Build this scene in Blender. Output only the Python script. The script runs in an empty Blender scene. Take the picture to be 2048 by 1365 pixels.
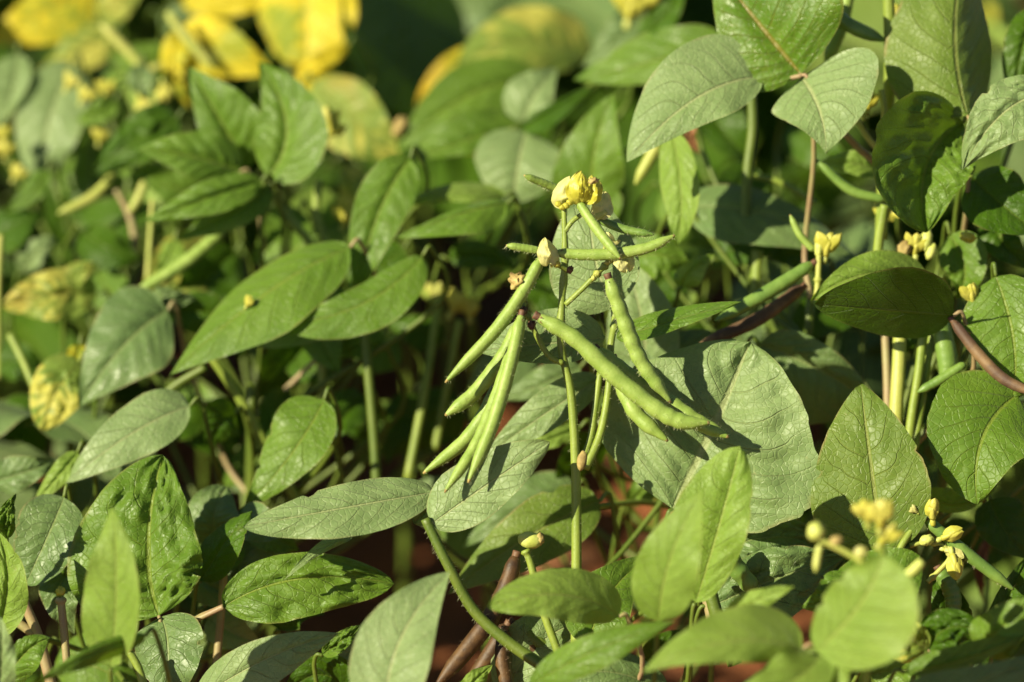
import bpy, math, random
from mathutils import Vector, noise
scene = bpy.context.scene
C = scene.collection
R_ = math.radians

# ---------------------------------------------------------------- camera
PITCH = R_(25); FOC = 1.80; FPX = 2048*135/36
CAM = Vector((0, -FOC*math.cos(PITCH), 0.42 + FOC*math.sin(PITCH)))
AX = Vector((1, 0, 0)); AF = Vector((0, math.cos(PITCH), -math.sin(PITCH))); AU = Vector((0, math.sin(PITCH), math.cos(PITCH)))
cd = bpy.data.cameras.new('camera'); cam = bpy.data.objects.new('camera', cd); C.objects.link(cam)
cam.location = CAM; cam.rotation_euler = (R_(90)-PITCH, 0, 0)
cd.lens = 135; cd.sensor_width = 36; cd.clip_start = 0.05; cd.clip_end = 500
cd.dof.use_dof = True; cd.dof.focus_distance = FOC; cd.dof.aperture_fstop = 3.3
scene.camera = cam

# ---------------------------------------------------------------- light
SUN = Vector((-0.70, -0.47, 0.58)).normalized()
w = bpy.data.worlds.new('World'); scene.world = w; w.use_nodes = True
nt = w.node_tree; bg = nt.nodes['Background']; sky = nt.nodes.new('ShaderNodeTexSky')
sky.sky_type = 'NISHITA'; sky.air_density = 0.75; sky.dust_density = 0.6; sky.ozone_density = 0.3; sky.sun_disc = False
sky.sun_elevation = math.asin(SUN.z); sky.sun_rotation = math.atan2(SUN.x, SUN.y)
nt.links.new(sky.outputs[0], bg.inputs[0]); bg.inputs[1].default_value = 0.05
sl = bpy.data.lights.new('sun', 'SUN'); sl.energy = 5.0; sl.angle = R_(0.5); sl.color = (1.0, 0.91, 0.64)
so = bpy.data.objects.new('sun', sl); C.objects.link(so); so.rotation_euler = SUN.to_track_quat('Z', 'Y').to_euler()
scene.view_settings.view_transform = 'Standard'; scene.view_settings.look = 'None'
scene.view_settings.exposure = 0.78; scene.view_settings.gamma = 1.0
scene.cycles.max_bounces = 6; scene.cycles.transmission_bounces = 3; scene.cycles.diffuse_bounces = 1
scene.cycles.use_denoising = True

def at(x, y, dd=0.0):
    """pixel of the photograph + depth behind the focus distance in cm -> point"""
    d = FOC + dd/100.0
    return CAM + (AF + AX*((x-1024)/FPX) + AU*((682.5-y)/FPX))*d

# ---------------------------------------------------------------- materials
class N:
    def __init__(s, mat):
        s.t = mat.node_tree; s.n = s.t.nodes; s.l = s.t.links
    def new(s, typ, **kw):
        n = s.n.new(typ)
        for k, v in kw.items(): setattr(n, k, v)
        return n
    def put(s, sock, v):
        if hasattr(v, 'is_output') or isinstance(v, bpy.types.NodeSocket): s.l.new(v, sock)
        else: sock.default_value = v
    def m(s, op, a, b=None, c=None, clamp=False):
        n = s.new('ShaderNodeMath', operation=op, use_clamp=clamp)
        s.put(n.inputs[0], a)
        if b is not None: s.put(n.inputs[1], b)
        if c is not None: s.put(n.inputs[2], c)
        return n.outputs[0]
    def step(s, x, lo, hi, a=0.0, b=1.0):
        n = s.new('ShaderNodeMapRange', interpolation_type='SMOOTHSTEP')
        s.put(n.inputs['Value'], x)
        for k, v in (('From Min', lo), ('From Max', hi), ('To Min', a), ('To Max', b)): n.inputs[k].default_value = v
        return n.outputs[0]
    def mix(s, f, a, b):
        n = s.new('ShaderNodeMix', data_type='RGBA')
        s.put(n.inputs[0], f); s.put(n.inputs[6], a); s.put(n.inputs[7], b)
        return n.outputs[2]
    def noise(s, vec, scale, detail=3.0, rough=0.55):
        n = s.new('ShaderNodeTexNoise'); s.put(n.inputs['Vector'], vec)
        n.inputs['Scale'].default_value = scale; n.inputs['Detail'].default_value = detail; n.inputs['Roughness'].default_value = rough
        return n.outputs['Fac']

def rgb(c): return (c[0], c[1], c[2], 1.0)
def new_mat(name):
    m = bpy.data.materials.new(name); m.use_nodes = True
    return m, N(m), m.node_tree.nodes['Principled BSDF'], m.node_tree.nodes['Material Output']

NV, KV = 7.0, 2.3
def leaf_mat(name, a, b, vein, yel=None, yamt=0.0, spots=0.3, transl=0.35, tcol=None, rough=0.45, spec=0.38, rim=0.25):
    m, g, p, out = new_mat(name)
    uv = g.new('ShaderNodeTexCoord'); sep = g.new('ShaderNodeSeparateXYZ'); g.l.new(uv.outputs['UV'], sep.inputs[0])
    ob = uv.outputs['Object']
    u, v = sep.outputs[0], sep.outputs[1]
    s_ = g.m('ABSOLUTE', g.m('MULTIPLY_ADD', v, 2.0, -1.0))
    um = g.new('ShaderNodeUVMap'); um.uv_map = 'Phase'; s2 = g.new('ShaderNodeSeparateXYZ'); g.l.new(um.outputs[0], s2.inputs[0])
    phi = g.m('ADD', s2.outputs[0], 0.5)
    d = g.m('ABSOLUTE', g.m('SUBTRACT', g.m('FRACT', phi), 0.5))
    sv = g.step(d, 0.46, 0.5)
    fade = g.step(s_, 0.55, 0.98, 1.0, 0.15)
    sv = g.m('MULTIPLY', sv, fade)
    mid = g.step(s_, 0.015, 0.05, 1.0, 0.0)
    veins = g.m('MAXIMUM', sv, mid)
    vo = g.new('ShaderNodeTexVoronoi', feature='DISTANCE_TO_EDGE'); g.l.new(ob, vo.inputs['Vector']); vo.inputs['Scale'].default_value = 330
    ret = g.step(vo.outputs['Distance'], 0.0, 0.12, 1.0, 0.0)
    big = g.step(g.noise(ob, 22, 3), 0.35, 0.65)
    fine = g.noise(ob, 420, 3, 0.7)
    col = g.mix(big, rgb(a), rgb(b))
    col = g.mix(g.step(fine, 0.35, 0.75, 0.0, 0.35), col, rgb([x*0.62 for x in a]))
    if yel and yamt > 0:
        yn = g.noise(ob, 30, 4, 0.6)
        inter = g.m('ADD', g.m('MULTIPLY', yn, 1.0), g.m('MULTIPLY', d, -0.25))
        col = g.mix(g.step(inter, 0.55-0.35*yamt, 0.68-0.35*yamt), col, rgb(yel))
        col = g.mix(g.step(g.noise(ob, 16, 2), 0.60, 0.72, 0.0, 0.6), col, rgb((yel[0]*0.9, yel[1]*0.55, yel[2]*0.6)))
    col = g.mix(g.m('ADD', g.m('MULTIPLY', sv, 0.22), g.m('MULTIPLY', mid, 0.5)), col, rgb(vein))
    col = g.mix(g.m('MULTIPLY', ret, 0.10), col, rgb(vein))
    sp = g.step(g.noise(ob, 75, 4, 0.65), 0.70 - 0.05*spots, 0.76)
    col = g.mix(g.m('MULTIPLY', sp, spots), col, rgb((0.42, 0.30, 0.16)))
    wh = g.step(g.noise(ob, 900, 1), 0.78, 0.82)
    col = g.mix(g.m('MULTIPLY', wh, 0.35*min(1, spots*2)), col, rgb((0.6, 0.6, 0.45)))
    rn = g.m('MULTIPLY', g.step(s_, 0.93, 1.0), g.step(g.noise(ob, 60, 2), 0.4, 0.6))
    col = g.mix(g.m('MULTIPLY', rn, rim), col, rgb((0.40, 0.26, 0.13)))
    g.l.new(col, p.inputs['Base Color'])
    g.put(p.inputs['Roughness'], g.step(g.noise(ob, 120, 3), 0.3, 0.7, rough-0.07, rough+0.1))
    p.inputs['Specular IOR Level'].default_value = spec
    p.inputs['Sheen Weight'].default_value = 0.05; p.inputs['Sheen Roughness'].default_value = 0.4
    h = g.m('ADD', g.m('MULTIPLY', veins, -1.0), g.m('MULTIPLY', ret, -0.28))
    h = g.m('ADD', h, g.m('MULTIPLY', fine, 0.25))
    bp = g.new('ShaderNodeBump'); bp.inputs['Strength'].default_value = 0.8; bp.inputs['Distance'].default_value = 0.0007
    g.l.new(h, bp.inputs['Height']); g.l.new(bp.outputs[0], p.inputs['Normal'])
    tr = g.new('ShaderNodeBsdfTranslucent')
    tc = tcol or (a[0]*2.3, a[1]*2.1, a[2]*0.2)
    tc = [min(0.9, x) for x in tc]
    g.l.new(g.mix(g.m('MULTIPLY', veins, 0.5), g.mix(0.45, col, rgb(tc)), rgb([x*0.6 for x in tc])), tr.inputs[0])
    mx = g.new('ShaderNodeMixShader'); mx.inputs[0].default_value = transl
    g.l.new(p.outputs[0], mx.inputs[1]); g.l.new(tr.outputs[0], mx.inputs[2]); g.l.new(mx.outputs[0], out.inputs[0])
    return m

YE = (0.62, 0.50, 0.06)
M = {
 'pale': leaf_mat('leaf_grey_green', (0.181, 0.273, 0.094), (0.227, 0.323, 0.124), (0.416, 0.444, 0.207), spots=0.35, transl=0.25, rough=0.48),
 'mid':  leaf_mat('leaf_green', (0.102, 0.200, 0.017), (0.139, 0.249, 0.024), (0.266, 0.322, 0.048), spots=0.25, transl=0.32, rough=0.45),
 'grass':leaf_mat('leaf_young_green', (0.200, 0.327, 0.043), (0.253, 0.381, 0.066), (0.388, 0.458, 0.110), spots=0.15, transl=0.38, rough=0.5),
 'dark': leaf_mat('leaf_dark_shaded_green', (0.046, 0.112, 0.004), (0.066, 0.145, 0.006), (0.121, 0.184, 0.013), spots=0.1, transl=0.30, tcol=(0.13, 0.27, 0.004), rough=0.42, spec=0.3),  # dark green, shade of unlit and lower leaves put into the colour
 'olive':leaf_mat('leaf_olive', (0.123, 0.204, 0.027), (0.157, 0.237, 0.036), (0.323, 0.342, 0.096), spots=0.35, transl=0.3, rim=0.5),
 'grey': leaf_mat('leaf_blue_green', (0.114, 0.193, 0.058), (0.144, 0.222, 0.071), (0.258, 0.306, 0.110), spots=0.35, transl=0.18, rough=0.42, rim=0.4),
 'red':  leaf_mat('leaf_red_veined', (0.080, 0.171, 0.012), (0.116, 0.214, 0.018), (0.295, 0.171, 0.037), spots=0.35, transl=0.25, rough=0.36),
 'yg':   leaf_mat('leaf_mottled', (0.20, 0.31, 0.05), (0.28, 0.38, 0.06), (0.38, 0.36, 0.10), yel=(0.58, 0.55, 0.10), yamt=0.45, transl=0.4),
 'yel':  leaf_mat('leaf_yellow', (0.336, 0.440, 0.040), (0.538, 0.528, 0.040), (0.448, 0.462, 0.080), yel=(0.784, 0.638, 0.030), yamt=0.7, transl=0.4, tcol=(0.896, 0.770, 0.040)),
 'dry':  leaf_mat('leaf_dry', (0.30, 0.13, 0.06), (0.38, 0.18, 0.08), (0.2, 0.08, 0.04), spots=0.5, transl=0.2, tcol=(0.6, 0.25, 0.08)),
}
def stem_mat(name, a, b, rough=0.5, sss=0.0, scale=60, stretch=1.0, spots=None, tr=0.0):
    m, g, p, out = new_mat(name)
    tc = g.new('ShaderNodeTexCoord'); ob = tc.outputs['Object']
    mp = g.new('ShaderNodeMapping'); g.l.new(ob, mp.inputs[0]); mp.inputs['Scale'].default_value = (1, 1, stretch)
    col = g.mix(g.step(g.noise(mp.outputs[0], scale, 4, 0.6), 0.3, 0.7), rgb(a), rgb(b))
    if spots: col = g.mix(g.step(g.noise(ob, 260, 3, 0.6), 0.62, 0.75, 0, 0.5), col, rgb(spots))
    g.l.new(col, p.inputs['Base Color']); p.inputs['Roughness'].default_value = rough
    bp = g.new('ShaderNodeBump'); bp.inputs['Strength'].default_value = 0.35; bp.inputs['Distance'].default_value = 0.0006
    g.l.new(g.noise(ob, 700, 3, 0.7), bp.inputs['Height']); g.l.new(bp.outputs[0], p.inputs['Normal'])
    if tr:
        t = g.new('ShaderNodeBsdfTranslucent'); g.l.new(col, t.inputs[0])
        mx = g.new('ShaderNodeMixShader'); mx.inputs[0].default_value = tr
        g.l.new(p.outputs[0], mx.inputs[1]); g.l.new(t.outputs[0], mx.inputs[2]); g.l.new(mx.outputs[0], out.inputs[0])
    return m
M.update({
 'stem':  stem_mat('stem_green', (0.17, 0.24, 0.030), (0.25, 0.32, 0.05), spots=(0.20, 0.22, 0.08)),
 'stemd': stem_mat('stem_dark_shaded_green', (0.075, 0.125, 0.012), (0.115, 0.160, 0.020), spots=(0.17, 0.19, 0.06)),  # dark stem green, colour deepened for stems in shade between plants
 'stemy': stem_mat('stem_yellow_green', (0.33, 0.38, 0.07), (0.42, 0.42, 0.10)),
 'stemp': stem_mat('stem_pinkish', (0.30, 0.20, 0.11), (0.30, 0.27, 0.11)),
 'pod':   stem_mat('pod_green', (0.215, 0.325, 0.052), (0.295, 0.405, 0.085), rough=0.5, scale=150, spots=(0.17, 0.19, 0.045), tr=0.06),
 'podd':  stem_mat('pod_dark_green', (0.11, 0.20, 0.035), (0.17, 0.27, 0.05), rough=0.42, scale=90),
 'podb':  stem_mat('pod_ripe_brown', (0.033, 0.015, 0.006), (0.117, 0.059, 0.018), rough=0.55, scale=120, spots=(0.017, 0.008, 0.004)),
 'podr':  stem_mat('pod_reddish_brown', (0.07, 0.035, 0.02), (0.20, 0.12, 0.05), rough=0.65, scale=70),
 'hair':  stem_mat('fine_hair', (0.55, 0.58, 0.30), (0.6, 0.6, 0.35), tr=0.4),
 'hairb': stem_mat('brown_hair', (0.30, 0.2, 0.12), (0.35, 0.25, 0.15)),
 'petal': stem_mat('petal_yellow', (0.58, 0.56, 0.07), (0.70, 0.66, 0.14), rough=0.45, scale=120, tr=0.35),
 'petalb':stem_mat('petal_bright', (0.58, 0.55, 0.05), (0.70, 0.67, 0.12), rough=0.4, scale=120, tr=0.35),
 'petalp':stem_mat('petal_pale', (0.66, 0.64, 0.20), (0.72, 0.70, 0.30), rough=0.5, scale=150, tr=0.35),
 'wither':stem_mat('petal_withered', (0.22, 0.15, 0.045), (0.46, 0.36, 0.12), rough=0.7, scale=200),
 'calyx': stem_mat('calyx_purple', (0.075, 0.028, 0.020), (0.17, 0.09, 0.04), rough=0.6, scale=300),
 'bud':   stem_mat('bud_green', (0.42, 0.48, 0.09), (0.55, 0.58, 0.16), rough=0.5, scale=200),
})
def soil_mat():
    m, g, p, out = new_mat('red_soil')
    tc = g.new('ShaderNodeTexCoord'); ob = tc.outputs['Object']
    col = g.mix(g.step(g.noise(ob, 9, 5, 0.6), 0.3, 0.7), rgb((0.13, 0.040, 0.013)), rgb((0.33, 0.105, 0.030)))
    col = g.mix(g.step(g.noise(ob, 140, 4, 0.7), 0.55, 0.75, 0, 0.6), col, rgb((0.40, 0.17, 0.06)))
    g.l.new(col, p.inputs['Base Color']); p.inputs['Roughness'].default_value = 0.95
    bp = g.new('ShaderNodeBump'); bp.inputs['Strength'].default_value = 0.7; bp.inputs['Distance'].default_value = 0.006
    g.l.new(g.noise(ob, 90, 6, 0.7), bp.inputs['Height']); g.l.new(bp.outputs[0], p.inputs['Normal'])
    return m
M['soil'] = soil_mat()

# ---------------------------------------------------------------- mesh helpers
def mesh_obj(name, verts, faces, mats, parent=None, uvs=None, fm=None, smooth=True):
    me = bpy.data.meshes.new(name)
    me.from_pydata(verts, [], faces)
    for k in mats: me.materials.append(M[k])
    if uvs:
        ul = me.uv_layers.new(name='UVMap')
        li = [0]*len(me.loops); me.loops.foreach_get('vertex_index', li)
        fl = []
        for i in li: fl.extend(uvs[i][:2])
        ul.data.foreach_set('uv', fl)
        u2 = me.uv_layers.new(name='Phase'); fl = []
        for i in li: fl.extend((uvs[i][2], 0.0))
        u2.data.foreach_set('uv', fl)
        me.uv_layers[0].active_render = True
    if fm: me.polygons.foreach_set('material_index', fm)
    me.polygons.foreach_set('use_smooth', [smooth]*len(me.polygons))
    me.update()
    o = bpy.data.objects.new(name, me); C.objects.link(o)
    if parent: o.parent = parent
    return o

def qd(P, t):
    """quadratic through three points at t = 0, .5, 1"""
    a = 2*(t-.5)*(t-1); b = -4*t*(t-1); c = 2*t*(t-.5)
    return P[0]*a + P[1]*b + P[2]*c

def prof(t, tm, tp):
    if t <= tm:
        x = (tm-t)/tm; return max(0, 1-x**2.3)**0.52
    x = (t-tm)/(1-tm); return max(0, 1-x**1.6)**tp

def leaf_geom(mid, side, fwd, wl, wr, al, ar, tm=0.36, tp=1.0, amp=0.0016, wave=0.0025, crum=0.0, curl=0.0, seed=0, nt=40, ns=11, jag=0.03):
    """mid(t)->point, side(t)->unit vector to the left of the leaf in its plane, fwd = out of that plane;
    wl, wr widths in metres, al, ar angle of each half out of that plane (degrees, + = along fwd)"""
    V, F, UV = [], [], []
    sd = Vector((seed*3.1, seed*1.7, seed*0.9))
    rb = random.Random(int(seed*131)+7); asym = rb.uniform(-.09, .09) if jag < .1 else 0
    bites = [(rb.uniform(.25, .9), rb.random() < .5, rb.uniform(.012, .035), rb.uniform(.06, .2)) for _ in range(rb.choice((0, 0, 1, 2)))] if amp > 0 else []
    for i in range(nt+1):
        t = i/nt; c = mid(t); sv = side(t)
        for j in range(-ns, ns+1):
            s = abs(j)/ns; L = j < 0
            wm = wl if L else wr; ang = R_(al if L else ar)
            pw = prof(t, tm*(0.86+asym) if L else tm*(0.86-asym), tp)
            wv = pw*wm*(1 + 1.5*jag*noise.noise(sd + Vector((t*5, 5.0*(1 if L else 2), 0))) + jag*.5*noise.noise(sd + Vector((t*21, 5.0*(1 if L else 2), 0))))
            for tb, sb, wb, db in bites:
                if sb == L: wv *= 1 - db*math.exp(-abs((t-tb)/wb)**3)
            q = s*wv
            ph = 5 + (t**0.85)*NV - (s**1.15)*KV*(1-.35*t) + (0.35 if L else 0.0) + 0.55*noise.noise(sd + Vector((t*3, s*1.5*(1 if L else -1), 4)))
            f = ph - math.floor(ph)
            d = math.sin(math.pi*f)**0.8 if f > 0 else 0
            quilt = 0.72*amp*(0.6+0.8*abs(noise.noise(sd+Vector((t*4, s*2, 7)))))*(d-0.5)*(1-s**3)*min(1, s*5)*min(1, pw*1.6)
            edge = wave*s*s*noise.noise(sd + Vector((t*4.5, 9.0*(1 if L else 3), 1)))*2.2
            midr = -amp*1.0*math.exp(-(s*6)**2)*pw
            off = q*math.tan(ang) + quilt + edge + midr - curl*(s**2)*wm*pw
            if crum:
                pp = sd + Vector((t*5.5, s*(-1 if L else 1)*3.0, 0))
                off += crum*(.35+1.3*max(0, noise.noise(pp*.8+Vector((9, 9, 9)))+.25))*(noise.noise(pp) + 0.6*noise.noise(pp*2.3) + .3*noise.noise(pp*4.7))*min(1, t*5)
            p = c + sv*(q if L else -q) + fwd*off
            V.append(p); UV.append((t, 0.5 + 0.5*j/ns, ph))
    W = 2*ns+1
    for i in range(nt):
        for j in range(W-1):
            a = i*W+j; F.append((a, a+1, a+W+1, a+W))
    return V, F, UV

def cr(P, n):
    """Catmull-Rom samples through P"""
    Q = [P[0]*2-P[1]] + list(P) + [P[-1]*2-P[-2]]
    out = []
    segs = len(P)-1
    for k in range(n+1):
        x = k/n*segs; i = min(int(x), segs-1); t = x-i
        a, b, c, d = Q[i], Q[i+1], Q[i+2], Q[i+3]
        out.append(0.5*((b*2) + (c-a)*t + (a*2-b*5+c*4-d)*t*t + (b*3-a-c*3+d)*t**3))
    return out

def tube_geom(P, rad, n=24, k=10, V=None, F=None, hair=0, hlen=0.0014, seed=0, fl=1.0, closed=True):
    """tube along Catmull-Rom through P, rad(t) metres. returns V,F,number of body faces"""
    V = [] if V is None else V; F = [] if F is None else F
    pts = cr(P, n); base = len(V)
    nrm = None; frames = []
    for i, p in enumerate(pts):
        tg = (pts[min(i+1, n)]-pts[max(i-1, 0)]).normalized()
        if nrm is None: nrm = tg.orthogonal().normalized()
        nrm = (nrm - tg*nrm.dot(tg)).normalized(); bn = tg.cross(nrm)
        frames.append((p, nrm.copy(), bn, tg)); r = rad(i/n)
        for j in range(k):
            a = 2*math.pi*j/k; V.append(p + nrm*(math.cos(a)*r) + bn*(math.sin(a)*r*fl))
    for i in range(n):
        for j in range(k):
            a = base+i*k+j; b = base+i*k+(j+1) % k; F.append((a, b, b+k, a+k))
    F.append(tuple(base+j for j in reversed(range(k)))); F.append(tuple(base+n*k+j for j in range(k)))
    nb = len(F)
    rg = random.Random(seed)
    for _ in range(hair):
        i = rg.randrange(0, n); p, nn, bn, tg = frames[i]; f = rg.random()
        p = p.lerp(frames[i+1][0], f); a = rg.random()*6.283; r = rad((i+f)/n)
        dr = nn*math.cos(a) + bn*math.sin(a)*fl; s = (tg*0.6 + dr.cross(tg)*0.5)*0.00012
        q = p + dr*r*0.97; e = q + (dr + tg*rg.uniform(-.2, .9) + Vector((rg.uniform(-.3, .3),)*3))*hlen*rg.uniform(.6, 1.3)
        b0 = len(V); V += [q-s, q+s, e]; F.append((b0, b0+1, b0+2))
    return V, F, nb

# ---------------------------------------------------------------- plants
class Plant:
    def __init__(s, name, px, dd, label, cat='bean plant', group=None, H=0.34):
        p = at(px, 760, dd); s.root = Vector((p.x, p.y, 0)); s.H = H
        s.e = bpy.data.objects.new(name, None); C.objects.link(s.e); s.e.location = s.root
        s.e.empty_display_size = 0.05
        s.e['label'] = label; s.e['category'] = cat
        if group: s.e['group'] = group
        s.seed = abs(hash(label)) % 997 if False else sum(map(ord, label)) % 997
        s.n = 0
        r = random.Random(s.seed); lean = Vector((r.uniform(-.02, .02), r.uniform(-.02, .02), 0))
        s.stem_pts = [Vector((0, 0, -0.01)), Vector((0, 0, H*.4))+lean*.5, Vector((0, 0, H))+lean*1.4]
        V, F, nb = tube_geom(s.stem_pts, lambda t: 0.0040-0.0018*t, 20, 8)
        mesh_obj('stem', V, F, ['stemd'], s.e)
    def loc(s, p): return p - s.root
    def stem_at(s, z):
        pts = cr(s.stem_pts, 20); return min(pts, key=lambda q: abs(q.z-z)).copy()
    def sd(s): s.n += 1; return s.seed + s.n*1.37
    def leaf(s, pts, dd, wl, wr, al=0, ar=0, mat='mid', pet=True, pm='stemd', name='leaflet', parent=None, label=None, **kw):
        """pts: three photo pixels base, middle, tip; dd: depth cm of base and tip (or all three)"""
        if not isinstance(dd, tuple): dd = (dd, dd)
        if len(dd) == 2: dd = (dd[0], (dd[0]+dd[1])/2 - 0.8, dd[1])
        P = [s.loc(at(x, y, d)) for (x, y), d in zip(pts, dd)]
        Q = [Vector((x, -y, 0)) for x, y in pts]
        sc = (FOC + dd[1]/100)/FPX
        mid = lambda t: qd(P, t)
        def side(t):
            t0, t1 = max(0, t-.02), min(1, t+.02)
            d = (qd(Q, t1)-qd(Q, t0)).normalized()
            return AX*(-d.y) + AU*d.x
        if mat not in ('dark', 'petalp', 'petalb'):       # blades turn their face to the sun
            sv = side(.5); sx, sy = sv.dot(AX), sv.dot(AU); k = sx*SUN.x + sy*SUN.dot(AU)
            extra = -15 if k > 0 else 15
            if abs(al) <= 40: al = (-abs(al) if k > 0 else abs(al))*.6 + extra*.5*abs(k)*1.4
            if abs(ar) <= 40: ar = (abs(ar) if k > 0 else -abs(ar))*.6 - extra*.5*abs(k)*1.4
            wl *= 1.05; wr *= 1.05
        V, F, UV = leaf_geom(mid, side, -AF, wl*sc, wr*sc, al, ar, seed=s.sd(), **kw)
        if pet and parent is None:
            b = P[0]; d = (P[0]-P[1]).normalized()
            q = s.stem_at(min(s.H, max(0.06, b.z-0.10)))
            pp = [b, b + d*0.006, b + d*0.012 + Vector((0, 0.004, -0.035)), (b*0.35+q*0.65) + Vector((0, 0.01, -0.02)), q]
            tv, tf, nb = tube_geom(pp, lambda t: 0.0009+0.0007*t, 22, 7)
            parent = mesh_obj('leaf_stalk', tv, tf, [pm], s.e)
        o = mesh_obj(name, V, F, [mat], parent or s.e, UV)
        if label: o['label'] = label
        return parent or o
    def tube(s, name, pts, dd, r, mat, r2=None, hair=0, nd=None, k=10, n=30, fl=1.0, hm='hair', seed=None, knots=None):
        if not isinstance(dd, tuple): dd = (dd, dd)
        m = len(pts)
        P = [s.loc(at(x, y, dd[0]+(dd[1]-dd[0])*i/(m-1) if len(dd) == 2 else dd[i])) for i, (x, y) in enumerate(pts)]
        px = (FOC+dd[0]/100)/FPX; r2 = r if r2 is None else r2
        kn = knots or []
        def rad(t):
            q = r + (r2-r)*t
            for kt, ka in kn: q += ka*math.exp(-((t-kt)/0.03)**2)
            return q*px
        V, F, nb = tube_geom(P, rad, n, k, hair=hair, seed=s.sd(), fl=fl)
        return mesh_obj(name, V, F, [mat, hm], s.e, fm=[0]*nb+[1]*(len(F)-nb))
    def pod(s, pts, dd, r, mat='pod', hair=0, bump=0.05, calyx=True, nb_=9, label=None, hm='hair', k=14):
        if not isinstance(dd, tuple): dd = (dd, dd)
        m = len(pts)
        P = [s.loc(at(x, y, dd[0]+(dd[1]-dd[0])*i/(m-1))) for i, (x, y) in enumerate(pts)]
        px = (FOC+dd[0]/100)/FPX; sd = s.sd()
        def rad(t):
            e = min(1, (t/0.07))**0.6 if t < 0.07 else 1
            e2 = min(1, ((1-t)/0.16))**0.72 if t > 0.84 else 1
            b = 1 + bump*0.95*math.cos(2*math.pi*nb_*t+.5*math.sin(t*9)) + 0.05*noise.noise(Vector((t*5, sd, 0)))
            return max(0.0003, 1.07*r*px*(0.42+0.58*e)*(0.12+0.88*e2)*b*(0.88+0.16*math.sin(math.pi*min(1, t*1.1))))
        V, F, nb = tube_geom(P, rad, 54, k, hair=hair, seed=sd, fl=0.93)
        ntip = 53*k if mat == 'pod' else nb
        o = mesh_obj('pod', V, F, [mat, hm, 'wither'], s.e, fm=[0]*ntip+[2]*(nb-ntip)+[1]*(len(F)-nb))
        if label: o['label'] = label
        if calyx:
            tg = (P[0]-P[1]).normalized(); V, F = [], []
            q = [P[0]-tg*0.0022, P[0]-tg*0.0003, P[0]+tg*0.0022]
            tube_geom(q, lambda t: r*px*(0.46+0.10*t), 5, 9, V, F)
            rg = random.Random(int(sd)); a0 = tg.orthogonal().normalized(); b0 = tg.cross(a0)
            for i in range(5):
                a = i*1.256+rg.random()*.6; dv = a0*math.cos(a)+b0*math.sin(a); c = P[0]+dv*r*px*0.48-tg*0.001
                sv = dv.cross(tg)*0.0007; z = len(V)
                V += [c-sv, c+sv, c + dv*0.0014 - tg*rg.uniform(0.001, 0.003)]; F.append((z, z+1, z+2))
            mesh_obj('calyx', V, F, ['calyx'], o)
        return o
    def flower(s, x, y, dd, size, ang=0, mat='petal', open_=1.0, face=0.0, petals=3, cal='bud'):
        """pea flower: small green calyx holding cupped petals; ang = direction the petals point in the photo (deg, 90 = up)"""
        c = s.loc(at(x, y, dd)); px = (FOC+dd/100)/FPX; S = size*px*1.2
        a = R_(ang); d = AX*math.cos(a)+AU*math.sin(a); d = (d - AF*face).normalized()
        pr = d.cross(-AF).normalized(); up = pr.cross(d).normalized()
        b = c - d*S*0.45
        V, F = [], []
        tube_geom([b-d*S*0.22, b, b+d*S*0.22], lambda t: S*(0.05+0.07*math.sin(math.pi*min(1, t*1.0+0.15))), 6, 8, V, F)
        n0 = len(F)
        # keel: curved horn
        tube_geom([b+d*S*0.1, b+d*S*0.45+up*S*0.12, b+d*S*0.7+pr*S*0.06], lambda t: S*0.12*(1-0.6*t)+0.0002, 8, 8, V, F)
        o = mesh_obj('flower', V, F, [cal, mat], s.e, fm=[0]*n0+[1]*(len(F)-n0))
        rg = random.Random(int(s.sd()*10))
        for i in range(petals):
            th = (i-(petals-1)/2)*R_(52*open_) + rg.uniform(-.15, .15)
            dr = (d*math.cos(th*0.45) + pr*math.sin(th*0.6)).normalized()
            out = (up*(0.5+0.5*math.cos(th)) + pr*math.sin(th)).normalized()
            sidev = dr.cross(out).normalized()
            Ln = S*rg.uniform(.9, 1.1)
            P = [b + d*S*0.12, b + dr*Ln*0.55 + out*S*0.20, b + dr*Ln + out*S*0.10*rg.uniform(-.6, 1.4)]
            W = S*rg.uniform(.27, .37)
            v, f, uv = leaf_geom(lambda t: qd(P, t), lambda t: sidev, out, W, W, -22, -22, tm=0.55, tp=0.75,
                                 amp=0, wave=S*0.05, crum=S*0.05, curl=0.35, seed=rg.random()*50, nt=12, ns=5, jag=0.08)
            mesh_obj('petal', v, f, [mat], o, uv)
        return o
    def lump(s, name, x, y, dd, rx, ry, ang, mat, crum=0.25, tipmat=None, rz=None):
        c = s.loc(at(x, y, dd)); px = (FOC+dd/100)/FPX; a = R_(ang)
        d = AX*math.cos(a)+AU*math.sin(a); e = -AX*math.sin(a)+AU*math.cos(a); f = -AF
        V, F, fm = [], [], []; nu, nv = 18, 12; sd = s.sd()
        for i in range(nv+1):
            th = math.pi*i/nv
            for j in range(nu):
                ph = 2*math.pi*j/nu
                q = Vector((math.cos(th), math.sin(th)*math.cos(ph), math.sin(th)*math.sin(ph)))
                k = 1 + crum*noise.noise(q*2.2+Vector((sd, 0, 0)))+crum*.5*noise.noise(q*5+Vector((sd, 0, 0)))
                V.append(c + (d*q.x*rx + e*q.y*ry + f*q.z*(rz or ry))*px*k)
        for i in range(nv):
            for j in range(nu):
                F.append((i*nu+j, i*nu+(j+1) % nu, (i+1)*nu+(j+1) % nu, (i+1)*nu+j)); fm.append(1 if (tipmat and i < 3) else 0)
        return mesh_obj(name, V, F, [mat, tipmat or mat], s.e, fm=fm)

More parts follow.
